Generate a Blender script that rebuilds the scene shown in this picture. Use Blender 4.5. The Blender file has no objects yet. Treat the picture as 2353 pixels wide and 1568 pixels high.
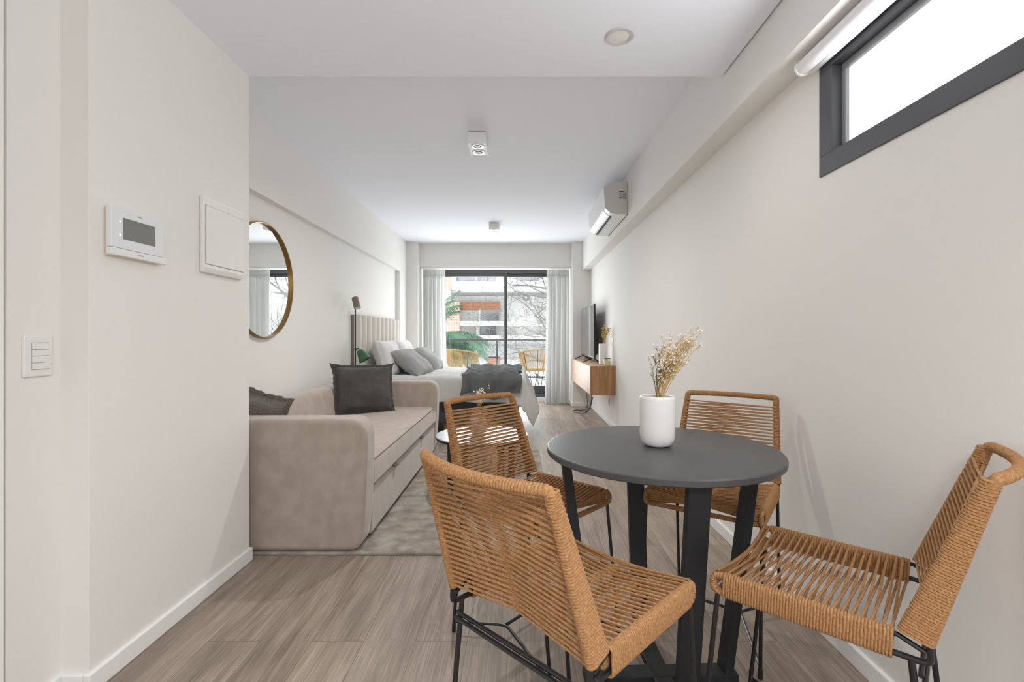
import bpy, bmesh, math, random
from mathutils import Vector, Matrix
from mathutils import noise as mnoise
PI = math.pi
sc = bpy.context.scene
COL = sc.collection
F, U0, V0, H = 1104.0, 1192.5, 774.0, 1.06      # focal length in pixels, optical centre, eye height

# ------------------------------------------------------------------ helpers
def at(u, v, Y):                 # a point of the photo at depth Y
    return Vector(((u - U0) * Y / F, Y, H - (v - V0) * Y / F))
def on_x(u, v, X):               # a point of the photo on the plane x = X
    return at(u, v, X * F / (u - U0))

class MB:
    def __init__(s): s.bm = bmesh.new(); s.mi = 0
    def face(s, vs):
        try:
            f = s.bm.faces.new(vs); f.material_index = s.mi; return f
        except ValueError: return None
    def box(s, x0, x1, y0, y1, z0, z1, M=None):
        v = [s.bm.verts.new((M @ Vector(p)) if M else p) for p in
             ((x0,y0,z0),(x1,y0,z0),(x1,y1,z0),(x0,y1,z0),(x0,y0,z1),(x1,y0,z1),(x1,y1,z1),(x0,y1,z1))]
        for q in ((0,3,2,1),(4,5,6,7),(0,1,5,4),(1,2,6,5),(2,3,7,6),(3,0,4,7)): s.face([v[i] for i in q])
        return s
    def tube(s, path, r, n=8, closed=False, caps=True, rfun=None):
        P = [Vector(p) for p in path]; m = len(P); rings = []
        t0 = (P[1] - P[0]).normalized()
        up = Vector((0,0,1)) if abs(t0.z) < .9 else Vector((1,0,0))
        nrm = (up - t0 * up.dot(t0)).normalized(); L = 0
        for i in range(m):
            a = P[i-1] if (i > 0 or closed) else P[i]
            b = P[(i+1) % m] if (i < m-1 or closed) else P[i]
            t = (b - a)
            t = t.normalized() if t.length > 1e-9 else t0
            nrm = nrm - t * nrm.dot(t)
            nrm = nrm.normalized() if nrm.length > 1e-6 else t.orthogonal().normalized()
            bn = t.cross(nrm)
            if i: L += (P[i]-P[i-1]).length
            rr = r[i] if isinstance(r, (list, tuple)) else r
            ring = []
            for k in range(n):
                an = 2*PI*k/n
                q = rr if rfun is None else rfun(L, an, rr)
                ring.append(s.bm.verts.new(P[i] + (nrm*math.cos(an) + bn*math.sin(an))*q))
            rings.append(ring)
        for i in range(m if closed else m-1):
            A, B = rings[i], rings[(i+1) % m]
            for k in range(n): s.face([A[k], A[(k+1) % n], B[(k+1) % n], B[k]])
        if caps and not closed:
            s.face(rings[0][::-1]); s.face(rings[-1])
        return s
    def lathe(s, prof, n=32, o=(0,0,0), M=None):
        rings = []
        for r, z in prof:
            ring = []
            for k in range(n):
                p = Vector((o[0]+r*math.cos(2*PI*k/n), o[1]+r*math.sin(2*PI*k/n), o[2]+z))
                ring.append(s.bm.verts.new(M @ p if M else p))
            rings.append(ring)
        for A, B in zip(rings, rings[1:]):
            for k in range(n): s.face([A[k], A[(k+1) % n], B[(k+1) % n], B[k]])
        if prof[0][0] > 1e-5: s.face(rings[0][::-1])
        if prof[-1][0] > 1e-5: s.face(rings[-1])
        return s
    def grid(s, fn, nu, nv, close_u=False):
        V = [[s.bm.verts.new(fn(i/nu, j/nv)) for j in range(nv+1)] for i in range(nu + (0 if close_u else 1))]
        m = len(V)
        for i in range(nu):
            for j in range(nv): s.face([V[i][j], V[(i+1) % m][j], V[(i+1) % m][j+1], V[i][j+1]])
        return s
    def prism(s, poly, axis, a, b):       # poly in the other two axes (in order), extruded along axis
        def mk(p, c):
            return (c,p[0],p[1]) if axis == 'x' else ((p[0],c,p[1]) if axis == 'y' else (p[0],p[1],c))
        A = [s.bm.verts.new(mk(p, a)) for p in poly]; B = [s.bm.verts.new(mk(p, b)) for p in poly]
        s.face(A[::-1]); s.face(B)
        for i in range(len(poly)):
            j = (i+1) % len(poly); s.face([A[i], A[j], B[j], B[i]])
        return s
    def ball(s, c, r, sub=1):
        g = bmesh.ops.create_icosphere(s.bm, subdivisions=sub, radius=r, matrix=Matrix.Translation(c))
        for v in g['verts']:
            for f in v.link_faces: f.material_index = s.mi
        return s
    def build(s, name, mat, parent=None, smooth=True, bevel=0, seg=2, weld=False, sub=0, solid=0, loc=None):
        if weld: bmesh.ops.remove_doubles(s.bm, verts=s.bm.verts, dist=1e-5)
        bmesh.ops.recalc_face_normals(s.bm, faces=s.bm.faces)
        me = bpy.data.meshes.new(name)
        for f in s.bm.faces: f.smooth = smooth
        s.bm.to_mesh(me); s.bm.free()
        o = bpy.data.objects.new(name, me); COL.objects.link(o)
        for m in (mat if isinstance(mat, (list, tuple)) else [mat]): me.materials.append(m)
        if solid:
            md = o.modifiers.new('s', 'SOLIDIFY'); md.thickness = solid; md.offset = 0
        if bevel:
            md = o.modifiers.new('b', 'BEVEL'); md.width = bevel; md.segments = seg; md.limit_method = 'ANGLE'; md.angle_limit = .6
        if sub:
            md = o.modifiers.new('u', 'SUBSURF'); md.levels = sub; md.render_levels = sub
        if smooth and not sub and not solid:
            me.set_sharp_from_angle(angle=.7)
        if parent: o.parent = parent
        if loc: o.location = loc
        return o

def fillet(pts, rad, seg=5):
    P = [Vector(p) for p in pts]; out = [P[0]]
    for a, b, c in zip(P, P[1:], P[2:]):
        d1 = (a-b); d2 = (c-b); l = min(rad, d1.length*.48, d2.length*.48)
        p = b + d1.normalized()*l; q = b + d2.normalized()*l
        for k in range(seg+1):
            t = k/seg; out.append(p*(1-t)**2 + b*2*t*(1-t) + q*t*t)
    out.append(P[-1]); return out
def resample(path, step):
    P = [Vector(p) for p in path]; out = [P[0]]; acc = 0
    for a, b in zip(P, P[1:]):
        L = (b-a).length
        if L < 1e-9: continue
        d = step - acc
        while d <= L: out.append(a + (b-a)*(d/L)); d += step
        acc = L - (d - step)
    if (out[-1]-P[-1]).length > step*.3: out.append(P[-1])
    return out
def rbox_poly(x0, x1, z0, z1, r, n=5):
    r4 = r if isinstance(r, (list, tuple)) else (r,)*4
    out = []
    for (cx, cz, a0, rr) in ((x0+r4[0], z0+r4[0], PI, r4[0]), (x1-r4[1], z0+r4[1], 1.5*PI, r4[1]), (x1-r4[2], z1-r4[2], 0, r4[2]), (x0+r4[3], z1-r4[3], .5*PI, r4[3])):
        if rr < 1e-6: out.append((cx, cz)); continue
        for k in range(n+1):
            a = a0 + .5*PI*k/n; out.append((cx+rr*math.cos(a), cz+rr*math.sin(a)))
    return out

def tag(o, label, cat, group=None, kind=None):
    o['label'] = label; o['category'] = cat
    if group: o['group'] = group
    if kind: o['kind'] = kind
    return o
def thing(name, label, cat, loc=(0,0,0), rz=0, group=None):
    o = bpy.data.objects.new(name, None); COL.objects.link(o)
    o.location = loc; o.rotation_euler = (0,0,rz); o.empty_display_size = .1
    return tag(o, label, cat, group)
def struct(o, label, cat):
    o['kind'] = 'structure'; o['label'] = label; o['category'] = cat; return o
def dup(root, loc, rz, label, group=None):
    r = root.copy(); COL.objects.link(r); r.location = loc; r.rotation_euler = (0,0,rz); r['label'] = label
    if group: r['group'] = group
    for ch in list(root.children):
        c = ch.copy(); COL.objects.link(c); c.parent = r
        for g in ch.children:
            d = g.copy(); COL.objects.link(d); d.parent = c
    return r

# ------------------------------------------------------------------ materials
def mat(name, col, rough=.6, spec=.3, metal=0, bump=0, bscale=200, var=0, vscale=8, sheen=0, col2=None, stretch=None, detail=4, coat=0):
    m = bpy.data.materials.new(name); m.use_nodes = True
    nt = m.node_tree; N = nt.nodes; b = N['Principled BSDF']; Lk = nt.links.new
    b.inputs['Base Color'].default_value = (*col, 1); b.inputs['Roughness'].default_value = rough
    b.inputs['Specular IOR Level'].default_value = spec; b.inputs['Metallic'].default_value = metal
    if coat: b.inputs['Coat Weight'].default_value = coat
    if sheen:
        b.inputs['Sheen Weight'].default_value = sheen; b.inputs['Sheen Roughness'].default_value = .4
    tc = N.new('ShaderNodeTexCoord'); src = tc.outputs['Object']
    if stretch:
        mp = N.new('ShaderNodeMapping'); mp.inputs['Scale'].default_value = stretch; Lk(src, mp.inputs['Vector']); src = mp.outputs['Vector']
    if var or col2:
        n = N.new('ShaderNodeTexNoise'); n.inputs['Scale'].default_value = vscale; n.inputs['Detail'].default_value = detail
        Lk(src, n.inputs['Vector'])
        r = N.new('ShaderNodeValToRGB')
        c2 = col2 if col2 else tuple(min(1, c*(1+var)) for c in col)
        c1 = col if col2 else tuple(c*(1-var) for c in col)
        r.color_ramp.elements[0].color = (*c1,1); r.color_ramp.elements[1].color = (*c2,1)
        r.color_ramp.elements[0].position = .35; r.color_ramp.elements[1].position = .65
        Lk(n.outputs['Fac'], r.inputs['Fac']); Lk(r.outputs['Color'], b.inputs['Base Color'])
    if bump:
        n2 = N.new('ShaderNodeTexNoise'); n2.inputs['Scale'].default_value = bscale; n2.inputs['Detail'].default_value = 3
        Lk(src, n2.inputs['Vector'])
        bp = N.new('ShaderNodeBump'); bp.inputs['Strength'].default_value = bump; bp.inputs['Distance'].default_value = .002
        Lk(n2.outputs['Fac'], bp.inputs['Height']); Lk(bp.outputs['Normal'], b.inputs['Normal'])
    return m

def floor_mat():
    m = bpy.data.materials.new('oak_planks'); m.use_nodes = True
    nt = m.node_tree; N = nt.nodes; b = N['Principled BSDF']; Lk = nt.links.new
    tc = N.new('ShaderNodeTexCoord')
    mp = N.new('ShaderNodeMapping'); mp.inputs['Rotation'].default_value = (0,0,PI/2); Lk(tc.outputs['Object'], mp.inputs['Vector'])
    br = N.new('ShaderNodeTexBrick'); br.offset = .37; br.offset_frequency = 2
    br.inputs['Scale'].default_value = 1; br.inputs['Brick Width'].default_value = 1.22; br.inputs['Row Height'].default_value = .18
    br.inputs['Mortar Size'].default_value = .0011; br.inputs['Mortar Smooth'].default_value = .3; br.inputs['Bias'].default_value = 0
    br.inputs['Color1'].default_value = (.2,.2,.2,1); br.inputs['Color2'].default_value = (.8,.8,.8,1); br.inputs['Mortar'].default_value = (.5,.5,.5,1)
    Lk(mp.outputs['Vector'], br.inputs['Vector'])
    # grain: noise stretched along the planks, shifted per plank
    g = N.new('ShaderNodeMapping'); g.inputs['Scale'].default_value = (9, .9, 1); 
    add = N.new('ShaderNodeVectorMath'); add.operation = 'ADD'
    mulv = N.new('ShaderNodeVectorMath'); mulv.operation = 'SCALE'; mulv.inputs['Scale'].default_value = 13
    Lk(br.outputs['Color'], mulv.inputs[0]); Lk(tc.outputs['Object'], add.inputs[0]); Lk(mulv.outputs[0], add.inputs[1]); Lk(add.outputs[0], g.inputs['Vector'])
    n1 = N.new('ShaderNodeTexNoise'); n1.inputs['Scale'].default_value = 1.5; n1.inputs['Detail'].default_value = 9; n1.inputs['Roughness'].default_value = .6; n1.inputs['Distortion'].default_value = .9
    Lk(g.outputs['Vector'], n1.inputs['Vector'])
    g2 = N.new('ShaderNodeMapping'); g2.inputs['Scale'].default_value = (160, 4, 1); Lk(add.outputs[0], g2.inputs['Vector'])
    n2 = N.new('ShaderNodeTexNoise'); n2.inputs['Scale'].default_value = 1.5; n2.inputs['Detail'].default_value = 4; Lk(g2.outputs['Vector'], n2.inputs['Vector'])
    n3 = N.new('ShaderNodeTexNoise'); n3.inputs['Scale'].default_value = 1.3; n3.inputs['Detail'].default_value = 3; Lk(tc.outputs['Object'], n3.inputs['Vector'])
    r = N.new('ShaderNodeValToRGB'); e = r.color_ramp.elements
    e[0].position = .30; e[0].color = (.225,.168,.124,1); e[1].position = .72; e[1].color = (.41,.330,.258,1)
    k = e.new(.5); k.color = (.325,.253,.192,1)
    Lk(n1.outputs['Fac'], r.inputs['Fac'])
    mx = N.new('ShaderNodeMixRGB'); mx.blend_type = 'OVERLAY'; mx.inputs['Fac'].default_value = .55; Lk(r.outputs['Color'], mx.inputs['Color1'])
    rr = N.new('ShaderNodeValToRGB'); rr.color_ramp.elements[0].position = .35; rr.color_ramp.elements[0].color = (.3,.3,.3,1); rr.color_ramp.elements[1].position = .65; rr.color_ramp.elements[1].color = (.66,.66,.66,1)
    Lk(n2.outputs['Fac'], rr.inputs['Fac']); Lk(rr.outputs['Color'], mx.inputs['Color2'])
    mx2 = N.new('ShaderNodeMixRGB'); mx2.blend_type = 'OVERLAY'; mx2.inputs['Fac'].default_value = .13
    Lk(mx.outputs['Color'], mx2.inputs['Color1']); Lk(br.outputs['Color'], mx2.inputs['Color2'])
    mx3 = N.new('ShaderNodeMixRGB'); mx3.blend_type = 'MULTIPLY'; mx3.inputs['Color2'].default_value = (.5,.45,.4,1)
    Lk(br.outputs['Fac'], mx3.inputs['Fac']); Lk(mx2.outputs['Color'], mx3.inputs['Color1'])
    hs = N.new('ShaderNodeHueSaturation'); hs.inputs['Saturation'].default_value = .86; hs.inputs['Value'].default_value = .97
    Lk(mx3.outputs['Color'], hs.inputs['Color']); Lk(hs.outputs['Color'], b.inputs['Base Color'])
    b.inputs['Roughness'].default_value = .42; b.inputs['Specular IOR Level'].default_value = .35
    bp = N.new('ShaderNodeBump'); bp.inputs['Strength'].default_value = .25; bp.inputs['Distance'].default_value = .001
    Lk(n2.outputs['Fac'], bp.inputs['Height']); Lk(bp.outputs['Normal'], b.inputs['Normal'])
    return m

def wood_mat(name, c1, c2, axis=2):
    m = bpy.data.materials.new(name); m.use_nodes = True
    nt = m.node_tree; N = nt.nodes; b = N['Principled BSDF']; Lk = nt.links.new
    tc = N.new('ShaderNodeTexCoord'); mp = N.new('ShaderNodeMapping')
    s = [38,38,38]; s[axis] = 2.5; mp.inputs['Scale'].default_value = s; Lk(tc.outputs['Object'], mp.inputs['Vector'])
    n = N.new('ShaderNodeTexNoise'); n.inputs['Scale'].default_value = 1; n.inputs['Detail'].default_value = 7; n.inputs['Distortion'].default_value = .8; Lk(mp.outputs['Vector'], n.inputs['Vector'])
    r = N.new('ShaderNodeValToRGB'); e = r.color_ramp.elements; e[0].position = .35; e[1].position = .66; e[0].color = (*c1,1); e[1].color = (*c2,1)
    Lk(n.outputs['Fac'], r.inputs['Fac']); Lk(r.outputs['Color'], b.inputs['Base Color']); b.inputs['Roughness'].default_value = .45
    return m
def glass_mat(name, tint=(1,1,1), gloss=.06):
    m = bpy.data.materials.new(name); m.use_nodes = True
    nt = m.node_tree; N = nt.nodes; N.clear(); Lk = nt.links.new
    o = N.new('ShaderNodeOutputMaterial'); mx = N.new('ShaderNodeMixShader'); t = N.new('ShaderNodeBsdfTransparent'); g = N.new('ShaderNodeBsdfGlossy')
    t.inputs['Color'].default_value = (*tint,1); g.inputs['Roughness'].default_value = .02; mx.inputs['Fac'].default_value = gloss
    Lk(t.outputs[0], mx.inputs[1]); Lk(g.outputs[0], mx.inputs[2]); Lk(mx.outputs[0], o.inputs['Surface']); return m
def cloth_mat(name, col, trans=.35, bump=.15):
    m = mat(name, col, .9, .1, bump=bump, bscale=350, sheen=.1)
    nt = m.node_tree; N = nt.nodes; Lk = nt.links.new
    o = [n for n in N if n.type == 'OUTPUT_MATERIAL'][0]; b = N['Principled BSDF']
    t = N.new('ShaderNodeBsdfTranslucent'); t.inputs['Color'].default_value = (*col,1)
    mx = N.new('ShaderNodeMixShader'); mx.inputs['Fac'].default_value = trans
    Lk(b.outputs[0], mx.inputs[1]); Lk(t.outputs[0], mx.inputs[2]); Lk(mx.outputs[0], o.inputs['Surface']); return m
def emit_mat(name, col, st):
    m = bpy.data.materials.new(name); m.use_nodes = True
    b = m.node_tree.nodes['Principled BSDF']; b.inputs['Base Color'].default_value = (*col,1)
    b.inputs['Emission Color'].default_value = (*col,1); b.inputs['Emission Strength'].default_value = st; b.inputs['Roughness'].default_value = .5
    return m
def tile_mat(name, c1, c2, mortar, bw, rh, ms=.02):
    m = bpy.data.materials.new(name); m.use_nodes = True
    nt = m.node_tree; N = nt.nodes; b = N['Principled BSDF']; Lk = nt.links.new
    tc = N.new('ShaderNodeTexCoord'); mp = N.new('ShaderNodeMapping'); mp.inputs['Rotation'].default_value = (PI/2,0,0); Lk(tc.outputs['Object'], mp.inputs['Vector'])
    br = N.new('ShaderNodeTexBrick'); br.inputs['Scale'].default_value = 1; br.inputs['Brick Width'].default_value = bw; br.inputs['Row Height'].default_value = rh; br.inputs['Mortar Size'].default_value = ms; br.offset = 0
    br.inputs['Color1'].default_value = (*c1,1); br.inputs['Color2'].default_value = (*c2,1); br.inputs['Mortar'].default_value = (*mortar,1)
    Lk(mp.outputs['Vector'], br.inputs['Vector']); Lk(br.outputs['Color'], b.inputs['Base Color']); b.inputs['Roughness'].default_value = .7
    return m
def waffle_mat(name, col, scale):
    m = mat(name, col, .95, .1, var=.14, vscale=9, sheen=.2)
    nt = m.node_tree; N = nt.nodes; Lk = nt.links.new; b = N['Principled BSDF']
    tc = N.new('ShaderNodeTexCoord'); h = []
    for d in ('X','Z'):
        w = N.new('ShaderNodeTexWave'); w.bands_direction = d; w.inputs['Scale'].default_value = scale; w.inputs['Distortion'].default_value = .6
        Lk(tc.outputs['Object'], w.inputs['Vector']); h.append(w)
    mm = N.new('ShaderNodeMath'); mm.operation = 'MULTIPLY'; Lk(h[0].outputs['Fac'], mm.inputs[0]); Lk(h[1].outputs['Fac'], mm.inputs[1])
    bp = N.new('ShaderNodeBump'); bp.inputs['Strength'].default_value = .9; bp.inputs['Distance'].default_value = .003
    Lk(mm.outputs[0], bp.inputs['Height']); Lk(bp.outputs['Normal'], b.inputs['Normal']); return m

WALL = mat('wall_paint', (.80,.785,.757), .85, .15, bump=.05, bscale=90)
WHITE = mat('white_paint', (.84,.84,.83), .5, .3)
CEIL = mat('ceiling_paint', (.88,.90,.965), .9, .1)
FLOOR = floor_mat()
GAP = mat('shadow_gap_paint', (.45,.43,.40), .9, .1)
CREAM = mat('cream_edge', (.78,.70,.54), .7, .2)
ALU = mat('charcoal_aluminium', (.075,.078,.088), .42, .4)
ALUL = mat('grey_aluminium', (.30,.31,.33), .4, .4)
BLACK = mat('black_metal', (.012,.012,.013), .32, .5)
BLACKM = mat('black_plastic', (.02,.02,.021), .5, .4)
TABLETOP = mat('charcoal_laminate', (.062,.062,.062), .40, .45, bump=.03, bscale=500)
TABLELEG = mat('black_painted_wood', (.016,.017,.020), .5, .35, bump=.08, bscale=140, stretch=(1,1,.1))
ROPE = mat('tan_rope', (.305,.150,.060), .75, .25, bump=.35, bscale=600, col2=(.43,.235,.108), vscale=210, detail=2)
VELVET = mat('taupe_velvet', (.375,.310,.265), .85, .12, col2=(.44,.37,.322), vscale=14, sheen=.5, detail=8, bump=.1, bscale=300, stretch=(1,1,.8))
SEAM = mat('taupe_piping', (.21,.17,.14), .9, .1)
RUGM = mat('mottled_rug', (.25,.22,.19), .98, .05, col2=(.43,.39,.345), vscale=11, bump=1, bscale=260, detail=6)
CUSH = waffle_mat('charcoal_waffle', (.090,.087,.084), 45)
CUSH2 = waffle_mat('taupe_waffle', (.215,.190,.170), 22)
LINEN = mat('white_linen', (.70,.70,.69), .9, .1, bump=.25, bscale=40)
DUVET = mat('pale_duvet', (.58,.58,.565), .9, .1, bump=.8, bscale=16)
PILLOW = mat('grey_linen', (.34,.34,.335), .9, .1, bump=.3, bscale=60)
THROW = mat('charcoal_muslin', (.115,.118,.121), .95, .1, bump=.5, bscale=120)
BEDBASE = mat('grey_bed_base', (.085,.087,.092), .9, .1, bump=.4, bscale=60)
HEADB = mat('cream_upholstery', (.66,.625,.575), .85, .15, sheen=.2, bump=.1, bscale=300)
HEADS = mat('taupe_upholstery', (.24,.215,.19), .9, .1)
OAK = wood_mat('oak_front', (.47,.285,.185), (.62,.41,.285), 1)
OAKE = wood_mat('oak_end', (.30,.145,.062), (.47,.255,.125), 2)
OAKL = wood_mat('oak_leg', (.32,.14,.05), (.45,.22,.09), 2)
CURT = cloth_mat('white_sheer', (.70,.70,.69), .28)
GLASS = glass_mat('clear_glass', (.97,.985,.98), .05)
FROST = emit_mat('frosted_daylight', (.98,.99,1), 1.0)
MIRROR = mat('mirror_glass', (.93,.94,.94), .01, .5, 1)
BRASS = mat('brushed_brass', (.30,.19,.07), .35, .5, 1)
BRONZE = mat('bronze_metal', (.22,.18,.14), .4, .5, .6)
GREEN = mat('green_enamel', (.03,.12,.055), .35, .5)
CERAM = mat('white_ceramic', (.80,.785,.77), .35, .4, bump=.03, bscale=60)
CERAM2 = mat('beige_ceramic', (.66,.60,.55), .55, .3)
DARKIN = mat('dark_inside', (.05,.04,.03), .9, .1)
STEM = mat('dried_stem', (.50,.31,.08), .8, .2, col2=(.66,.45,.16), vscale=40)
STEMD = mat('dark_stem', (.13,.09,.045), .8, .2)
BUD = mat('cream_bud', (.80,.74,.62), .8, .2)
PLAST = mat('white_plastic', (.80,.80,.80), .35, .4)
PLASTW = mat('ivory_plastic', (.80,.79,.765), .35, .4)
PLASTG = mat('grey_plastic', (.60,.59,.575), .5, .3)
SCREEN = mat('screen_reflection_grey', (.20,.203,.19), .2, .5)  # reflection on the intercom screen put into its base grey
TVS = mat('tv_screen', (.04,.041,.042), .05, 1.0, coat=1.0)
INK = mat('ink', (.03,.03,.03), .7, .2)
INKG = mat('grey_ink', (.25,.25,.25), .7, .2)
STICK = mat('label_paper', (.52,.515,.505), .6, .2)
WAX = mat('yellow_wax', (.80,.70,.36), .5, .3)
TABW = mat('pale_tabletop', (.40,.42,.45), .20, .7)
LED = emit_mat('indicator_light', (1,1,1), 2.0)
LAMPW = mat('lamp_reflector', (.82,.82,.80), .3, .5)
CHROME = mat('dark_chrome', (.12,.12,.12), .3, .5, .8)
# ------------------------------------------------------------------ setting
XR, XB, XL, XN = 1.085, .965, -1.70, -1.755       # right wall, beam face, left wall, niche
XE, YE0, YE1 = -1.275, 1.425, 2.27                 # entry partition
ZC, ZD, YB = 2.50, 2.288, 7.29
struct(MB().box(-1.95, 1.25, -1.3, 7.97, -.12, 0).build('floor', FLOOR, smooth=False), 'greige oak plank floor running towards the balcony door', 'floor')
struct(MB().box(-1.95, 1.25, 2.27, 7.97, ZC, ZC+.12).build('ceiling', CEIL, smooth=False), 'pale upper ceiling over the sofa and bed', 'ceiling')
struct(MB().box(-1.95, XB-.008, -1.3, 2.27, ZD, ZC+.12).build('ceiling_dropped', CEIL, smooth=False, bevel=.002), 'lower dropped ceiling with a round downlight', 'ceiling')
WY0, WY1, WZ0, WZ1 = .15, 1.728, 1.632, 2.035
b = MB()
b.box(XR, 1.25, -1.3, 7.97, -.05, WZ0); b.box(XR, 1.25, -1.3, 7.97, WZ1, ZC+.02)
b.box(XR, 1.25, -1.3, WY0, WZ0, WZ1); b.box(XR, 1.25, WY1, 7.97, WZ0, WZ1)
struct(b.build('wall_right', WALL, smooth=False), 'long warm white wall with the high frosted window', 'wall')
struct(MB().box(XB, XR+.01, -1.3, YB, 2.07, ZC+.02).build('trim_1', WALL, smooth=False, bevel=.004), 'boxed beam along the top of the wall with the air conditioner', 'beam')
b = MB(); b.box(-1.95, XN, YE1-.2, 7.97, -.05, ZC+.02); b.box(XN-.01, XL, YE1-.2, YB+.1, 2.0, ZC+.02); b.box(XN-.01, XL, 6.845, YB+.1, -.05, 2.0)
struct(b.build('wall_left', WALL, smooth=False), 'white wall with a shallow niche behind mirror and headboard', 'wall')
b = MB(); b.box(-1.95, XE, YE0, YE1, -.05, ZD+.05); b.box(-1.95, -1.36, 1.275, YE0+.01, -.05, ZD+.05)
struct(b.build('wall_entry', WALL, smooth=False, bevel=.002), 'white entry partition carrying the intercom and fuse box', 'wall')
b = MB(); b.mi = 0; b.box(-1.95, -1.352, .75, 1.262, 0, ZD); b.mi = 1; b.box(-1.95, -1.372, 1.262, 1.275, 0, ZD)
struct(b.build('door_1', [WHITE, CREAM], smooth=False, bevel=.002), 'white door jamb with a cream edge at the entry', 'door frame')
struct(MB().box(-1.62, 1.25, -1.42, -1.3, -.05, ZD+.05).build('wall_rear', WALL, smooth=False), 'plain white wall at the far side of the entry', 'wall')
struct(MB().box(-1.62, -1.5, -1.35, .76, -.05, ZD+.05).build('wall_entry_side', WALL, smooth=False), 'plain white entry wall before the door jamb', 'wall')
def baseb(name, lab, *boxes):
    b = MB()
    for q in boxes: b.box(*q)
    struct(b.build(name, WHITE, smooth=False, bevel=.004), lab, 'baseboard')
BH = .062
baseb('baseboard_right', 'white baseboard along the wall beside the dining table', (XR-.012, XR+.01, -1.3, YB, 0, BH))
baseb('baseboard_left', 'white baseboard of the entry partition', (XE-.01, XE+.012, YE0-.012, YE1+.012, 0, BH), (-1.348, XE-.0101, YE0-.012, YE0+.005, 0, BH), (-1.37, -1.3481, 1.275, YE0+.005, 0, BH), (-1.6, XE-.0101, YE1-.003, YE1+.012, 0, BH))
XC0, XC1 = -1.535, .812
baseb('baseboard_back', 'white baseboard round the corner pillar under the television unit', (XC1-.012, XR, YB-.012, YB+.01, 0, BH), (XC1-.012, XC1+.01, YB+.011, 7.8, 0, BH))
struct(MB().box(XN-.02, XC0, YB, 7.9, -.05, ZC+.02).build('trim_2', WALL, smooth=False, bevel=.004), 'plain white pillar in the corner beside the bed', 'pillar')
struct(MB().box(XC1, XR+.02, YB, 7.9, -.05, ZC+.02).build('trim_3', WALL, smooth=False, bevel=.004), 'plain white pillar in the corner behind the television', 'pillar')
struct(MB().box(XC0-.01, XC1+.01, 7.45, 7.9, 2.145, ZC+.02).build('trim_4', WALL, smooth=False, bevel=.003), 'white header above the balcony door and curtains', 'header')
DX0, DX1, DZ0, DZ1, DY = -1.29, .76, .075, 2.165, 7.80
b = MB(); b.box(XC0-.05, DX0, DY-.02, 7.97, -.05, 2.3); b.box(DX1, XC1+.05, DY-.02, 7.97, -.05, 2.3); b.box(DX0-.02, DX1+.02, DY-.02, 7.97, DZ1, 2.3); b.box(DX0-.02, DX1+.02, DY-.04, 7.97, -.05, DZ0)
struct(b.build('wall_back', WALL, smooth=False, bevel=.003), 'end wall around the balcony door', 'wall')
tag(MB().box(XC0+.02, XC1-.02, 7.475, 7.50, 2.12, 2.147).build('curtain_rail', WHITE, smooth=False, bevel=.003), 'thin white curtain rail under the header', 'curtain rail')

# balcony sliding door
w = bpy.data.objects.new('window_1', None); COL.objects.link(w); struct(w, 'charcoal framed sliding balcony door between the curtains', 'balcony door')
b = MB(); y0, y1 = DY, DY+.11
b.box(DX0, DX1, y0, y1, DZ1-.075, DZ1); b.box(DX0, DX1, y0, y1, DZ0, DZ0+.05); b.box(DX0, DX0+.03, y0, y1, DZ0+.05, DZ1-.075); b.box(DX1-.03, DX1, y0, y1, DZ0+.05, DZ1-.075)
b.build('frame', ALU, w, smooth=False, bevel=.004)
xm = -.215
def sash(xa, xb, yy):
    b = MB(); z0, z1 = DZ0+.051, DZ1-.076
    b.box(xa, xb, yy, yy+.04, z1-.052, z1); b.box(xa, xb, yy, yy+.04, z0, z0+.125); b.box(xa, xa+.052, yy, yy+.04, z0+.125, z1-.052); b.box(xb-.052, xb, yy, yy+.04, z0+.125, z1-.052)
    o = b.build('sash', ALU, w, smooth=False, bevel=.003)
    MB().box(xa+.04, xb-.04, yy+.017, yy+.023, z0+.1, z1-.04).build('pane', GLASS, o, smooth=False)
sash(DX0+.005, xm+.03, DY+.012); sash(xm-.03, DX1-.005, DY+.060)

# high frosted window
w = bpy.data.objects.new('window_2', None); COL.objects.link(w); struct(w, 'high charcoal framed frosted window above the dining table', 'window')
b = MB(); xa, xb = XR-.006, XR+.08
fw = .070
b.box(xa, xb, WY0, WY1, WZ0, WZ0+fw); b.box(xa, xb, WY0, WY1, WZ1-fw*.5, WZ1); b.box(xa, xb, WY1-fw, WY1, WZ0+fw, WZ1-fw*.5); b.box(xa, xb, WY0, WY0+fw, WZ0+fw, WZ1-fw*.5)
b.build('frame', ALU, w, smooth=False, bevel=.002)
b = MB(); sx0, sx1 = XR+.028, XR+.062; s0, s1, t0, t1 = WY0+fw, WY1-fw, WZ0+fw-.004, WZ1-fw*.5
b.box(sx0, sx1, s0, s1, t0, t0+.012); b.box(sx0, sx1, s0, s1, t1-.022, t1); b.box(sx0, sx1, s1-.022, s1, t0+.012, t1-.022); b.box(sx0, sx1, s0, s0+.022, t0+.012, t1-.022)
b.build('sash', ALUL, w, smooth=False, bevel=.002)
MB().box(sx0+.012, sx0+.018, s0+.02, s1-.02, t0+.005, t1-.02).build('pane', FROST, w, smooth=False)

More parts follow.
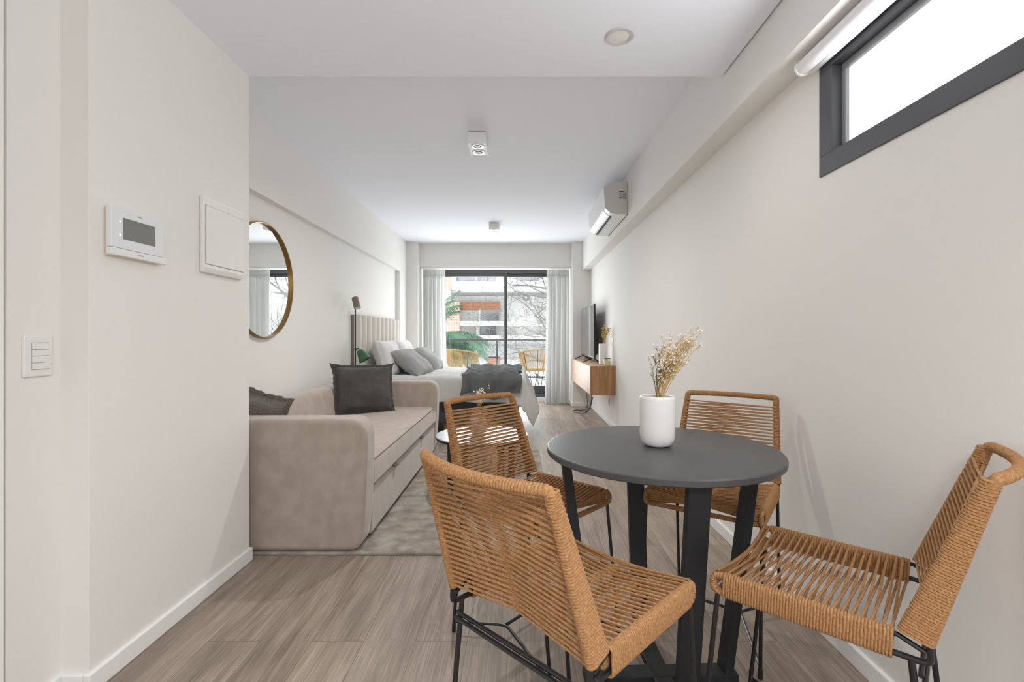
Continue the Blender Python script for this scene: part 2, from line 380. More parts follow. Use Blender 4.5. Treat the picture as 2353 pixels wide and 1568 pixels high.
t = thing('roller_blind', 'rolled up white roller blind under the beam above the frosted window', 'roller blind', (1.03, 1.74, 2.035))
b = MB(); n = 20
b.tube([(0,0,0),(0,-1.7,0)], .026, 20); b.build('fabric_roll', mat('white_blind', (.82,.82,.83), .6, .2), t)
MB().tube([(0,.012,0),(0,.0,0)], .029, 20).build('end_cap', PLASTW, t, bevel=.003)
MB().box(.022, .040, -1.7, .005, -.022, .002).build('bottom_bar', PLAST, t, smooth=False, bevel=.003)
# lamps on the ceilings
def downlight(x, y):
    t = thing('downlight', 'round white recessed downlight in the dropped ceiling', 'ceiling light', (x, y, ZD))
    MB().lathe([(.058,0),(.058,-.004),(.054,-.007),(.044,-.006),(.040,-.002),(.038,0)], 40).build('trim_ring', PLASTG, t)
    MB().lathe([(.040,-.0015),(.020,-.003),(.0001,-.003)], 40).build('diffuser', LAMPW, t)
downlight(.412, 1.96)
def spotbox(x, y, lab):
    t = thing('surface_spotlight', lab, 'ceiling light', (x, y, ZC), group='twin square ceiling spotlights')
    b = MB(); b.box(-.058,.058,.004,.226,-.012,0); b.build('mounting_plate', GAP, t, smooth=False)
    MB().box(-.064,.064,0,.23,-.085,-.008).build('housing', WHITE, t, smooth=False, bevel=.002)
    for yy in (.06, .17):
        r = MB().lathe([(.048,-.085),(.048,-.088),(.046,-.089),(.028,-.0865),(.027,-.085)], 28, (0,yy,0)).build('lamp_ring', LAMPW, t)
        MB().lathe([(.026,-.0865),(.022,-.089),(.018,-.0875)], 24, (0,yy,0)).build('black_ring', CHROME, r)
        MB().lathe([(.019,-.0875),(.010,-.0895),(.0001,-.090)], 24, (0,yy,0)).build('lamp_lens', LAMPW, r)
spotbox(-.295, 3.36, 'square white twin ceiling spotlight above the sofa')
spotbox(-.315, 6.06, 'square white twin ceiling spotlight above the bed')

# entry wall devices
def on_wall(u, v): return on_x(u, v, XE)
y0, y1 = 1.472, 1.690; z0, z1 = 1.318, 1.466
t = thing('video_intercom', 'white video intercom with grey screen on the entry partition', 'intercom', (XE, y0, z0))
W_, H_ = y1-y0, z1-z0
MB().box(-.003,.010,.008,W_-.012,-.006,H_-.01).build('back_plate', CREAM, t, smooth=False, bevel=.002)
MB().box(.010,.026,0,W_,.020,H_).build('front_panel', mat('glossy_white', (.78,.80,.82), .2, .5), t, smooth=False, bevel=.0015)
MB().box(.010,.027,0,W_+.012,-.004,.019).build('bottom_strip', PLAST, t, smooth=False, bevel=.002)
MB().box(.024,.0265,.044,.178,.050,.118).build('screen', SCREEN, t, smooth=False)
b = MB(); b.box(.0255,.0266,.098,.120,.1335,.1348); b.build('speaker_slot', INK, t, smooth=False)
for zz in (.062,.104): MB().lathe([(.0035,0),(.0025,.001),(.0001,.0012)], 12, M=Matrix.Translation((.0258,.033,zz)) @ Matrix.Rotation(PI/2,4,'Y')).build('indicator_light', LED, t)
b = MB(); b.lathe([(.0032,0),(.0032,.0006),(.0018,.0006),(.0018,0)], 12, M=Matrix.Translation((.0268,.104,.0085)) @ Matrix.Rotation(PI/2,4,'Y'))
for k in range(6): b.box(.0265,.0273,.110+k*.0026,.112+k*.0026,.0068,.0098)
b.build('emblem', INKG, t, smooth=False)

y0, y1, z0, z1 = 1.915, 2.195, 1.318, 1.626
t = thing('fuse_box', 'large white square fuse box cover on the entry partition', 'fuse box', (XE, y0, z0))
W_, H_ = y1-y0, z1-z0
MB().box(0,.016,0,W_,0,H_).build('frame', PLASTW, t, smooth=False, bevel=.006, seg=3)
MB().box(.012,.021,.016,W_-.004,.036,H_-.036).build('door', PLASTW, t, smooth=False, bevel=.003)
b = MB(); b.box(.0155,.0166,.0135,W_-.002,.0335,H_-.0335); b.build('shadow_gap', GAP, t, smooth=False)
b = MB(); b.prism([(0,.002),(.016,.004),(.022,.02),(.021,.033),(0,.033)], 'y', .003, W_-.002); b.build('lower_lip', PLASTW, t, smooth=False, bevel=.003)

t = thing('light_switch', 'ivory light switch with four rockers beside the door jamb', 'light switch', (-1.36, 1.312, .948))
MB().box(0,.009,0,.080,0,.115).build('face_plate', PLASTW, t, smooth=False, bevel=.004, seg=3)
MB().box(.0085,.0095,.019,.069,.0195,.0955).build('rocker_well', GAP, t, smooth=False)
for k in range(4): MB().box(.008,.0125 if k else .0145,.0205,.0675,.021+k*.0185,.0385+k*.0185).build('rocker', PLASTW, t, smooth=False, bevel=.0012)

# wall plates by the television unit
def plate(name, lab, cat, y, z, w, h):
    t = thing(name, lab, cat, (XR, y, z))
    MB().box(-.008,0,0,w,0,h).build('face_plate', PLASTW, t, smooth=False, bevel=.002)
    MB().box(-.010,-.007,w*.28,w*.72,h*.2,h*.8).build('socket', PLASTG, t, smooth=False, bevel=.002)
plate('wall_switch', 'slim white wall switch above the television unit', 'light switch', 5.52, .925, .085, .115)
plate('power_outlet', 'white power outlet under the television unit', 'power outlet', 5.74, .235, .09, .09)

# ------------------------------------------------------------------ mirror
t = thing('round_mirror', 'large round brass framed mirror on the wall above the sofa', 'mirror', (XN, 3.28, 1.443))
R = .395; M = Matrix.Rotation(PI/2, 4, 'Y')
MB().lathe([(R-.006,.0),(R,.0),(R,.030),(R-.004,.032),(R-.008,.030),(R-.008,.006)], 96, M=M).build('frame', BRASS, t)
MB().lathe([(R-.007,.008),(R-.007,.012),(.0001,.012)], 96, M=M).build('mirror_glass', MIRROR, t, smooth=False)

# ------------------------------------------------------------------ rug, sofa, cushions
tag(MB().box(-1.30, .185, 2.325, 4.45, .001, .014).build('area_rug', RUGM, smooth=False, bevel=.004), 'mottled greige area rug under sofa and coffee table', 'rug')
SY0, SY1 = 2.335, 4.50
SXF, SXB = -.742, -1.70
sofa = thing('sofa', 'taupe velvet sofa bed with two low arms', 'sofa', ((SXF+SXB)/2, (SY0+SY1)/2, .0))
def sofa_arm(y0, y1):
    b = MB(); ox, oy = (SXF+SXB)/2, (SY0+SY1)/2
    poly = [(SXB, .016)] + [(SXF-.055, .016), (SXF-.026, .05), (SXF-.012, .20), (SXF-.004, .36), (SXF, .50), (SXF, .572)]
    for k in range(1, 8):
        a = .5*PI*k/7; poly.append((SXF-.085+.085*math.cos(a), .572+.085*math.sin(a)))
    poly += [(SXB, .655)]
    poly = [(p[0]-ox, p[1]) for p in poly]
    b.prism(poly, 'y', y0-oy, y1-oy)
    a = b.build('armrest', VELVET, sofa, bevel=.035, seg=5)
    for yy in (y0+.006-oy, y1-.006-oy):
        q = [Vector((p[0], yy, p[1])) for p in poly]
        c = Vector((-.0, yy, .33))
        q = [Vector((x.x - (.03 if x.x > 0 else 0), yy, x.z - .033)) for x in q[3:]]
        MB().tube(q, .0022, 6).build('piping', SEAM, a)
ARW = .155
sofa_arm(SY0, SY0+ARW); sofa_arm(SY1-ARW, SY1)
ox, oy = (SXF+SXB)/2, (SY0+SY1)/2
b = MB(); b.prism([(p[0]-ox,p[1]) for p in [(SXB,.02),(-1.47,.02),(-1.47,.42),(-1.50,.60),(-1.535,.643),(-1.66,.643),(SXB,.62)]], 'y', SY0+ARW-.02-oy, SY1-ARW+.02-oy)
b.build('backrest', VELVET, sofa, bevel=.022, seg=4)
# seat cushion with soft top
def cush(u, v, x0, x1, y0, y1, z0, z1, r):
    return None
b = MB(); b.prism([(p[0]-ox, p[1]) for p in rbox_poly(-1.49, -.752, .285, .425, (.01,.02,.05,.01), 6)], 'y', SY0+ARW+.004-oy, SY1-ARW-.004-oy)
sc_ = b.build('seat_cushion', VELVET, sofa, bevel=.02, seg=4)
MB().tube([(-.765-ox, SY0+ARW+.02-oy, .412), (-.765-ox, SY1-ARW-.02-oy, .412)], .0025, 6).build('piping', SEAM, sc_)
MB().box(-1.49-ox, -.765-ox, SY0+ARW+.004-oy, SY1-ARW-.004-oy, .035, .278).build('drawer_front', VELVET, sofa, smooth=True, bevel=.012, seg=3)
MB().box(-1.6-ox, -.80-ox, SY0+.05-oy, SY1-.05-oy, .015, .05).build('plinth', BLACKM, sofa, smooth=False)
for yy in (2.95, 3.75): MB().box(-.77-ox, -.748-ox, yy-.03-oy, yy+.03-oy, .270, .282).build('pull_tab', SEAM, sofa, smooth=False, bevel=.003)

def pillow_pts(w, h, t, flange=0, sag=0, seed=0, pw=4.0):
    def top(sgn):
        def f(a, c):
            x = a*2-1; y = c*2-1
            k = max(0, (1-abs(x)**pw))**.55 * max(0, (1-abs(y)**pw))**.55
            pin = 1 - .07*(1-abs(y)**2)*abs(x)**6; pin2 = 1 - .07*(1-abs(x)**2)*abs(y)**6
            n = mnoise.noise(Vector((x*2+seed, y*2, seed*1.7+sgn)))*.10*t*k + mnoise.noise(Vector((x*6+seed, y*4, seed+sgn*3)))*.05*t*k
            return Vector((x*w/2*pin, sgn*(t/2*k)+n, y*h/2*pin2))
        return f
    return top
def pillow(name, label, m, w, h, t, loc, rot, cat='pillow', group=None, seed=0, flange=0, zip_m=None, parent=None):
    f = pillow_pts(w, h, t, seed=seed); b = MB(); b.grid(f(1), 22, 22); b.grid(f(-1), 22, 22)
    o = b.build(name, m, smooth=True, weld=True); o.location = loc; o.rotation_euler = rot
    tag(o, label, cat, group)
    if flange:
        b = MB(); pts = []
        N = 120
        for k in range(N):
            a = k/N*4; s = int(a); q = a-s
            x, y = ((-1+2*q,-1),(1,-1+2*q),(1-2*q,1),(-1,1-2*q))[s]
            pin = 1 - .07*(1-abs(y)**2)*abs(x)**6; pin2 = 1 - .07*(1-abs(x)**2)*abs(y)**6
            pts.append((x*w/2*pin, y*h/2*pin2, x, y))
        ring = []
        for k, (px, pz, x, y) in enumerate(pts):
            l = math.hypot(px, pz); cn = 1 + .9*(abs(x*y)**8)
            wob = math.sin(k*1.9+seed)*.004 + math.sin(k*.7)*.003
            ring.append(((px*.985, -.003, pz*.985), (px*.985, .003, pz*.985), (px*(1+flange*cn/l), .003+wob*1.6, pz*(1+flange*cn/l)), (px*(1+flange*cn/l), -.003+wob*1.6, pz*(1+flange*cn/l))))
        V = [[b.bm.verts.new(p) for p in r] for r in ring]
        for i in range(N):
            A, B = V[i], V[(i+1) % N]
            for k in range(4): b.face([A[k], A[(k+1) % 4], B[(k+1) % 4], B[k]])
        b.build('flange', m, o)
    return o
pillow('throw_pillow', 'charcoal waffle cushion leaning on the far sofa arm', CUSH, .475, .385, .15, (-1.30, 4.03, .622), (-.22, .03, .62), 'cushion', seed=3, flange=.024)
pillow('throw_pillow', 'taupe grey waffle cushion half hidden behind the near sofa arm', CUSH2, .42, .42, .17, (-1.525, 2.655, .590), (.36, .34, .10), 'cushion', seed=5, flange=.028)

# ------------------------------------------------------------------ coffee table and its vase
ct = thing('coffee_table', 'small round coffee table with pale top and black legs', 'coffee table', (-.247, 3.22, .014))
MB().lathe([(.0001,.372),(.302,.372),(.309,.378),(.309,.388)], 64).build('table_rim', BLACKM, ct)
MB().lathe([(.3085,.388),(.3075,.392),(.303,.394),(.0001,.394)], 64).build('tabletop', TABW, ct, smooth=False)
for k in range(4):
    a = .6 + k*PI/2; c, s = math.cos(a), math.sin(a)
    M = Matrix.Translation((.235*c, .235*s, 0)) @ Matrix.Rotation(a, 4, 'Z')
    MB().box(-.012,.012,-.02,.02,0,.374, M).build('leg', BLACKM, ct, smooth=False, bevel=.002)
b = MB()
for k in range(2): b.box(-.235,.235,-.012,.012,.345,.372, Matrix.Rotation(.6+k*PI/2, 4, 'Z'))
b.build('apron', BLACKM, ct, smooth=False)

def bouquet(name, label, loc, n, height, spread, lean, m_stem, seed, bud_m=BUD, bud_r=.004, extra=0, group=None, dark=0, buds=6):
    rnd = random.Random(seed)
    t = thing(name, label, 'dried flowers', loc, group=group)
    bs, bd, bb = MB(), MB(), MB()
    for i in range(n):
        a = rnd.uniform(0, 2*PI); rr = rnd.uniform(0, .022)*height*4
        p0 = Vector((math.cos(a)*rr*.4, math.sin(a)*rr*.4, -.03))
        hh = height*rnd.uniform(.62, 1); sp = spread*rnd.uniform(.15, 1)
        d = Vector((math.cos(a)*sp + lean[0]*hh*rnd.uniform(.5,1.25), math.sin(a)*sp*.6 + lean[1]*hh, hh))
        isdark = i < dark
        if isdark: d = Vector((lean[0]*.1*hh + rnd.uniform(-.02,.03), rnd.uniform(-.03,.03), hh*.78))
        P = [p0 + Vector((d.x*q**1.5, d.y*q**1.5, d.z*q + .03*q)) + Vector((rnd.uniform(-1,1),rnd.uniform(-1,1),0))*.004*q for q in [k/6 for k in range(7)]]
        r0 = .0012*max(1, height*4)
        (bd if isdark else bs).tube(P, [r0*(1-.6*k/6) for k in range(7)], 4, caps=False)
        for k in range(buds):
            q = rnd.uniform(.45, 1); j = min(5, int(q*6)); base = P[j].lerp(P[j+1], q*6-j)
            L = height*rnd.uniform(.10,.24)*(1.25-q*.4); ang = rnd.uniform(0, 2*PI)
            tip = base + Vector((math.cos(ang)*L*.62 + lean[0]*L*.7, math.sin(ang)*L*.5, L*.8))
            mid = base.lerp(tip, .5) + Vector((0,0,L*.06))
            (bd if isdark else bs).tube([base, mid, tip], [r0*.55, r0*.45, r0*.35], 3, caps=False)
            for _ in range(2):
                tp = tip + Vector((rnd.uniform(-1,1), rnd.uniform(-1,1), rnd.uniform(-.2,1)))*height*.045
                (bd if isdark else bs).tube([mid, tp], [r0*.4, r0*.3], 3, caps=False)
                bb.ball(tp, bud_r*rnd.uniform(.55,1.1), 1)
    bs.build('stem', m_stem, t)
    if dark: bd.build('dark_stem', STEMD, t)
    bb.build('flower_bud', bud_m, t)['kind'] = 'stuff'
    return t
t = thing('bud_vase', 'round pale pinkish vase on the coffee table', 'vase', (-.275, 3.21, .4085))
MB().lathe([(.0001,0),(.030,0),(.050,.018),(.060,.055),(.058,.09),(.044,.125),(.024,.142),(.020,.15),(.017,.15),(.016,.13)], 40).build('body', CERAM2, t)
bouquet('dried_flowers', 'pale dried flowers in the round vase on the coffee table', (-.275, 3.21, .555), 10, .165, .06, (.05, 0), STEM, 4, bud_r=.0055, buds=5)

# ------------------------------------------------------------------ dining table
TX, TY, TZ, TR = .436, 1.488, .720, .3485
tb = thing('dining_table', 'round charcoal bistro table on four flat black legs', 'table', (TX, TY, 0), math.radians(2.0))
MB().lathe([(.0001,-.021),(TR-.004,-.021),(TR-.0005,-.018),(TR,-.004),(TR-.003,-.0005),(TR-.006,0),(.0001,0)], 128, (0,0,TZ)).build('tabletop', TABLETOP, tb)
for k in range(4):
    M = Matrix.Rotation(k*PI/2, 4, 'Z'); b = MB(); th, wd = .013, .029
    ra, rb = .205, .296
    vs = [b.bm.verts.new(M @ Vector(p)) for p in ((ra-th,-wd,.027),(ra+th,-wd,.027),(ra+th,wd,.027),(ra-th,wd,.027),(rb-th,-wd,TZ-.02),(rb+th,-wd,TZ-.02),(rb+th,wd,TZ-.02),(rb-th,wd,TZ-.02))]
    for q in ((0,3,2,1),(4,5,6,7),(0,1,5,4),(1,2,6,5),(2,3,7,6),(3,0,4,7)): b.face([vs[i] for i in q])
    b.build('leg', TABLELEG, tb, smooth=False, bevel=.002)
for k in range(2): MB().box(-.235,.235,-.029,.029,0,.0265-.0006*k, Matrix.Rotation(k*PI/2,4,'Z')).build('base_bar', TABLELEG, tb, smooth=False, bevel=.002)
b = MB()
for k in range(2): b.box(-.27,.27,-.02,.02,TZ-.045,TZ-.0205, Matrix.Rotation(k*PI/2,4,'Z'))
b.build('under_frame', TABLELEG, tb, smooth=False)

VX, VY = .432, 1.500
t = thing('ceramic_vase', 'white rounded ceramic vase on the charcoal table', 'vase', (VX, VY, TZ))
vr = .0535
MB().lathe([(.0001,0),(vr*.55,0),(vr*.72,.003),(vr*.86,.010),(vr*.95,.021),(vr*.99,.034),(vr,.046),(vr,.147),(vr*.985,.153),(vr*.93,.156),(vr*.86,.153),(vr*.84,.14),(vr*.84,.10)], 64).build('body', CERAM, t)
MB().lathe([(vr*.845,.118),(.0001,.119)], 40).build('inside', DARKIN, t)  # dark disc closing the vase below its rim
bouquet('dried_flowers', 'golden dried flower stems in the white vase on the charcoal table', (VX, VY, TZ+.137), 26, .205, .055, (.46, .05), STEM, 12, bud_r=.0034, dark=6, buds=8)

# ------------------------------------------------------------------ rope chairs
CW, CYF, CZF, CZR, CBH, CA, CBZ, CC, CT, CWT = .198, .359, .5105, .508, .060, .0475, .4926, .1275, .8244, .1841
def rope_r(p=.0058, a=.0010):
    return lambda L, an, r: r + a*math.cos(2*PI*L/p + an)
def make_chair(label):
    t = thing('rope_chair', label, 'chair', group='tan rope chairs round the dining table')
    rr, rd = .0030, .0060                         # rope and rod radius
    off = rd + rr
    zt, zb = CZF-off-rr, CZF-CBH+off+rr            # rod centres
    xs = CW-off
    cord = Vector
    for sg in (-1, 1):
        # steel frame of this side: seat loop that turns up into the back
        rear_lo = Vector((sg*xs, -CA+.006, CBZ+.004)); topp = Vector((sg*(CWT-.012), -CC+.012, CT-.012))
        path = [(sg*xs, CYF-.035, zt), (sg*xs, .004, zt), (sg*xs, -CA+.012, zt-.016)]
        MB().tube(path, .005, 8).build('seat_rod', BLACK, t)
        path = fillet([(sg*xs, CYF-.035, zb), (sg*xs, -CA*.8-.008, zb), tuple(rear_lo + Vector((0,0,-.0))), tuple(rear_lo.lerp(topp, .3))], .028)
        MB().tube(path, rd, 8).build('frame_rod', BLACK, t)
        # rope wound round the two seat rods
        b = MB(); y = .012; k = 0
        while y < CYF-.036:
            pts = []
            for q in range(7):
                a = PI*q/6; pts.append((sg*(xs) + off*math.cos(a), y, zt + off*math.sin(a)))
            for q in range(7):
                a = PI + PI*q/6; pts.append((sg*(xs) + off*math.cos(a), y + .002, zb + off*math.sin(a)))
            b.tube(pts, rr*1.02, 6, closed=True); y += .0057
        b.build('seat_side_wrap', ROPE, t)
        b = MB(); pts = [(sg*xs, CYF-.036, zt)]
        hh = (zt-zb)/2
        for q in range(13):
            a = PI/2 - PI*q/12; pts.append((sg*xs, CYF-.011-hh*.55 + (hh*.55)*math.cos(a) + 0, (zt+zb)/2 + hh*math.sin(a)))
        pts.append((sg*xs, CYF-.036, zb))
        b.tube(resample(pts, .0017), off-.0008, 10, rfun=rope_r()); b.build('seat_front_wrap', ROPE, t)
        # rope wound round the two back rods (wedge)
        b = MB(); f0 = Vector((sg*xs, -.006, CZR+.002)); f1 = Vector((sg*(CWT-.012), -CC+.008, CT-.014))
        r0 = Vector((sg*xs, -CA+.008, CBZ+.008)); r1 = Vector((sg*(CWT-.012), -CC+.000, CT-.015))
        nt = int((f1-f0).length/.0057)
        for i in range(nt+1):
            q = i/nt; A = f0.lerp(f1, q); B = r0.lerp(r1, q); d = (A-B); L = max(d.length, .004); d.normalize(); xv = Vector((1,0,0))
            ro = off*(1-.12*q); pts = []
            for j in range(7):
                a = -PI/2 + PI*j/6; pts.append(A + d*ro*math.cos(a) + xv*ro*math.sin(a))
            for j in range(7):
                a = PI/2 + PI*j/6; pts.append(B + d*ro*math.cos(a) + xv*ro*math.sin(a))
            b.tube(pts, rr*1.02, 6, closed=True)
        b.build('back_side_wrap', ROPE, t)
        # legs
        fl = [(sg*xs, CYF-.022, zb), (sg*(xs+.002), CYF+.022-.0, .034)]
        MB().tube(fl, .0058, 10).build('leg', BLACK, t)
        rl = [(sg*xs, -.016, zb), (sg*(xs+.003), -.062, .034)]
        MB().tube(rl, .0062, 10).build('leg', BLACK, t)
        ap = (sg*(xs-.11), .09, .036)
        fo, ro_ = Vector(fl[1]), Vector(rl[1])
        MB().tube(fillet([(ro_.x, ro_.y, .06), (ro_.x, ro_.y, .036), ap, (fo.x, fo.y, .036), (fo.x, fo.y, .06)], .028), .0054, 8).build('runner', BLACK, t)
        for p in (fo, ro_):
            MB().lathe([(.0065,0),(.0078,.004),(.0072,.026),(.005,.034)], 14, (p.x, p.y, 0)).build('foot_cap', BLACKM, t)
    # rails
    yb = lambda x: -CC - .004 - .036*(1-(x/(CWT-.012))**2)
    top = [(-(CWT-.012), -CC+.010, CT-.050), (-(CWT-.012), -CC-.002, CT-.0105)] + [(x, yb(x), CT-.0105) for x in [-(CWT-.03)+ (2*(CWT-.03))*k/10 for k in range(11)]] + [((CWT-.012), -CC-.002, CT-.0105), ((CWT-.012), -CC+.010, CT-.050)]
    MB().tube(resample(fillet(top, .030, 8), .0017), .0108, 10, rfun=rope_r()).build('top_rail', ROPE, t)
    MB().tube(resample([(-xs, CYF-.024, zb-.003), (xs, CYF-.024, zb-.003)], .0017), .0085, 10, rfun=rope_r()).build('front_rail', ROPE, t)
    MB().tube([(-xs, -.03, .436), (xs, -.03, .436)], .0048, 8).tube([(-xs, -.036, .4265), (xs, -.036, .4265)], .0048, 8).build('rear_stretcher', BLACK, t)
    MB().tube([(-(xs-.11), .09, .036), (xs-.11, .09, .036)], .0054, 8).build('cross_bar', BLACK, t)
    # seat lacing: cords cross between the upper rod of one side and the lower rod of the other
    b = MB(); n = 20; rnd = random.Random(2)
    for i in range(n):
        y = .016 + (CYF-.056)*i/(n-1)
        for sg in (-1, 1):
            j = rnd.uniform(-.002, .002); yo = y + (.0045 if sg > 0 else -.0045)
            A = Vector((sg*(xs-.001), yo+j, zt+off-.001)); B = Vector((-sg*(xs-off+.001), yo-sg*.003, zb-.002))
            pts = [A + Vector((sg*.004,0,-.001)), A.lerp(B, .02) + Vector((0,0,.0015)), A.lerp(B, .35), A.lerp(B, .65), B]
            b.tube(pts, rr, 6, caps=False)
    for k in range(7):                              # fan round the front edge
        a = PI/2 - PI*(k+.3)/11; hh = (zt-zb)/2; a2 = PI/2 - PI*(6-k+.3)/11
        for sg in (1,):
            A = Vector((-xs, CYF-.02+.006*math.cos(a), (zt+zb)/2 + (hh+off)*math.sin(a))); B = Vector((xs, CYF-.02+.006*math.cos(a2), (zt+zb)/2 + (hh+off)*math.sin(a2)))
            m1 = A.lerp(B, .5) + Vector((0, -.012, -.002))
            b.tube([A, A.lerp(m1, .5)+Vector((0,-.002,0)), m1, m1.lerp(B, .5)+Vector((0,-.002,0)), B], rr, 6, caps=False)
    b.build('seat_weave', ROPE, t)
    b = MB(); n = 23; rr2 = .0028
    for i in range(n):
        q = .015 + .885*i/(n-1)
        for sg in (-1, 1):
            q2 = q + (.009 if sg > 0 else -.009)
            x = xs + (CWT-.012-xs)*q
            fy = lambda q: Vector((0, -.006, CZR+.002)).lerp(Vector((0, -CC+.008, CT-.014)), q)
            ry = lambda q: Vector((0, -CA+.008, CBZ+.008)).lerp(Vector((0, -CC, CT-.015)), q)
            A = fy(q2) + Vector((sg*x, .008, .003)); B = ry(q2) + Vector((-sg*(x-.006), -.003, -.004))
            b.tube([A, A.lerp(B, .35)+Vector((0,0,rnd.uniform(-.0015,.0015))), A.lerp(B, .65), B], rr2, 6, caps=False)
    b.build('back_weave', ROPE, t)
    return t
chair = make_chair('tan rope chair nearest the viewer with its woven back turned towards us')
chair.location = (.016, .980, 0); chair.rotation_euler = (0,0,math.radians(-44.46))
dup(chair, (.845, 1.042, 0), math.radians(47.26), 'tan rope chair seen side on with an open seat, its backrest by the white wall', None)
dup(chair, (-.058, 1.826, 0), math.radians(-132.72), 'tan rope chair in front of the coffee table, on the sofa side', None)
dup(chair, (.811, 1.909, 0), math.radians(144.78), 'tan rope chair behind the dining table facing us, close to the white wall', None)
# ------------------------------------------------------------------ air conditioner, television unit
AY0, AY1 = 4.255, 5.18
t = thing('air_conditioner', 'white wall mounted air conditioner on the beam', 'air conditioner', (XB, AY0, 2.145))
AL = AY1-AY0
prof = [(0,.286),(-.10,.286)] + [(-.10-.115*math.sin(k/8*1.2)/math.sin(1.2), .286-.045*(k/8)**2) for k in range(1,9)] + [(-.207,.12),(-.203,.075)] + [(-.203+.116*(1-math.cos(k/8*PI/2))**.9, .075-.075*math.sin(k/8*PI/2)) for k in range(1,9)] + [(0,0)]
MB().prism(prof, 'y', .006, AL-.006).build('body', PLAST, t, bevel=.002)
PG2 = mat('pale_grey_plastic', (.62,.60,.58), .5, .3)
MB().prism(prof, 'y', AL-.0065, AL).build('end_panel', PG2, t, smooth=False, bevel=.001); e = MB().prism(prof, 'y', 0, .0065).build('end_panel', PG2, t, smooth=False, bevel=.001)
b = MB(); b.tube(fillet([(-.178,-.0005,.272),(-.180,-.0005,.095),(-.175,-.0005,.075),(-.192,-.0005,.068)], .01), .0012, 5); b.tube(fillet([(-.002,-.0005,.085),(-.055,-.0005,.085),(-.055,-.0005,.015),(-.002,-.0005,.015)], .022), .0009, 5); b.build('moulded_line', PLASTG, e)
MB().box(-.078,-.012,-.0012,.0001,.135,.205).build('rating_label', STICK, t, smooth=False)
b = MB()
b.box(-.076,-.041,-.0018,-.001,.197,.203)
for k in range(5): b.box(-.076,-.054,-.0018,-.001,.186-k*.006,.187-k*.006); b.box(-.046,-.018,-.0018,-.001,.186-k*.006,.187-k*.006)
b.box(-.042,-.014,-.0018,-.001,.138,.145); b.box(-.076,-.052,-.0018,-.001,.146,.151)
b.prism([(-.044,.150),(-.034,.150),(-.039,.159)], 'y', -.0018, -.001)
b.tube([(-.022+.0055*math.cos(a), -.0014, .1555+.0055*math.sin(a)) for a in [.9+k*.45 for k in range(11)]], .0011, 4)
b.build('label_print', INK, t, smooth=False)
fl = [(-.203+.116*(1-math.cos(q*PI/2))**.9, .075-.075*math.sin(q*PI/2)) for q in (.12,.3,.5,.66)]
b = MB(); b.prism([(p[0]-.003,p[1]-.003) for p in fl] + [(p[0]+.002,p[1]+.004) for p in fl[::-1]], 'y', .10, AL-.04); b.build('air_flap', PLAST, t, bevel=.001)
b = MB(); b.box(-.145,-.122,.105,AL-.045,.004,.030); b.build('air_outlet', BLACKM, t, smooth=False)
b = MB()
for k in range(9): b.box(-.140,-.121,.14+k*.085,.144+k*.085,.002,.012)
b.build('louvre', PLASTG, t, smooth=False)
MB().box(-.004,.0,-.001,AL+.001,-.003,.288).build('wall_plate', INK, t, smooth=False)

KX, KY0, KY1, KZ0, KZ1 = .799, 5.396, 7.275, .402, .728
t = thing('tv_console', 'floating oak television unit with three flat doors', 'cabinet', (KX, KY0, KZ0))
D = XR-KX; L = KY1-KY0; hh = KZ1-KZ0
b = MB(); b.box(.02, D, .018, L, .0, hh-.0); b.build('carcass', OAK, t, smooth=False, bevel=.001)
MB().box(.0, D, 0, .018, 0, hh).build('end_panel', OAKE, t, smooth=False, bevel=.0012)['label'] = 'darker oak end panel'
for k in range(3): MB().box(0,.0195,.0195+k*(L-.02)/3,.018+(k+1)*(L-.02)/3-.0015,.002,hh-.002).build('door', OAK, t, smooth=False, bevel=.001)

t = thing('television', 'flat black television standing on the oak unit', 'television', (.95, 6.03, KZ1))
TW, TH0, TH1 = 1.215, .062, .742
MB().box(-.012,.012,0,TW,TH0,TH1).build('bezel', BLACKM, t, smooth=False, bevel=.003)
MB().box(-.0132,-.0118,.006,TW-.006,TH0+.018,TH1-.006).build('screen', TVS, t, smooth=False)
b = MB(); b.prism([(.012,TH0+.02),(.048,TH0+.05),(.052,.30),(.036,.50),(.012,TH1-.02)], 'y', .06, TW-.06); b.build('back_housing', BLACKM, t, smooth=False, bevel=.008)
for yy in (.16, TW-.16):
    b = MB(); b.tube(fillet([(-.125,yy,.006),(-.01,yy,.055),(.0,yy,.075)], .02), .0075, 6); b.tube(fillet([(.085,yy,.006),(.012,yy,.055),(.0,yy,.075)], .02), .0075, 6)
    b.build('foot', BLACKM, t)
t = thing('tall_vase', 'tall white cylindrical vase beside the television', 'vase', (.985, 5.62, KZ1))
MB().lathe([(.0001,0),(.036,0),(.048,.010),(.051,.03),(.051,.246),(.049,.25),(.044,.25),(.043,.20),(.0001,.20)], 40).build('body', CERAM, t)
bouquet('dried_flowers', 'yellow dried flowers in the tall vase by the television', (.985, 5.62, KZ1+.24), 12, .205, .045, (.22, 0), STEM, 8, bud_m=mat('yellow_bud', (.60,.43,.14), .8, .2), bud_r=.0065, buds=7)
t = thing('candle', 'pale yellow candle in a glass jar on the oak unit', 'candle', (1.005, 5.47, KZ1))
MB().lathe([(.0001,.004),(.036,.004),(.0365,.055),(.0001,.056)], 32).build('wax', WAX, t)
MB().lathe([(.0001,.001),(.039,.001),(.040,.006),(.040,.082),(.0375,.082),(.0375,.004)], 32).build('glass_jar', glass_mat('jar_glass', (.99,.99,.97), .08), t)
MB().lathe([(.0405,.078),(.041,.084),(.038,.086),(.0375,.080)], 32).build('dark_rim', CHROME, t)
MB().tube([(0,0,.055),(0,0,.068)], .001, 5).build('wick', INK, t)
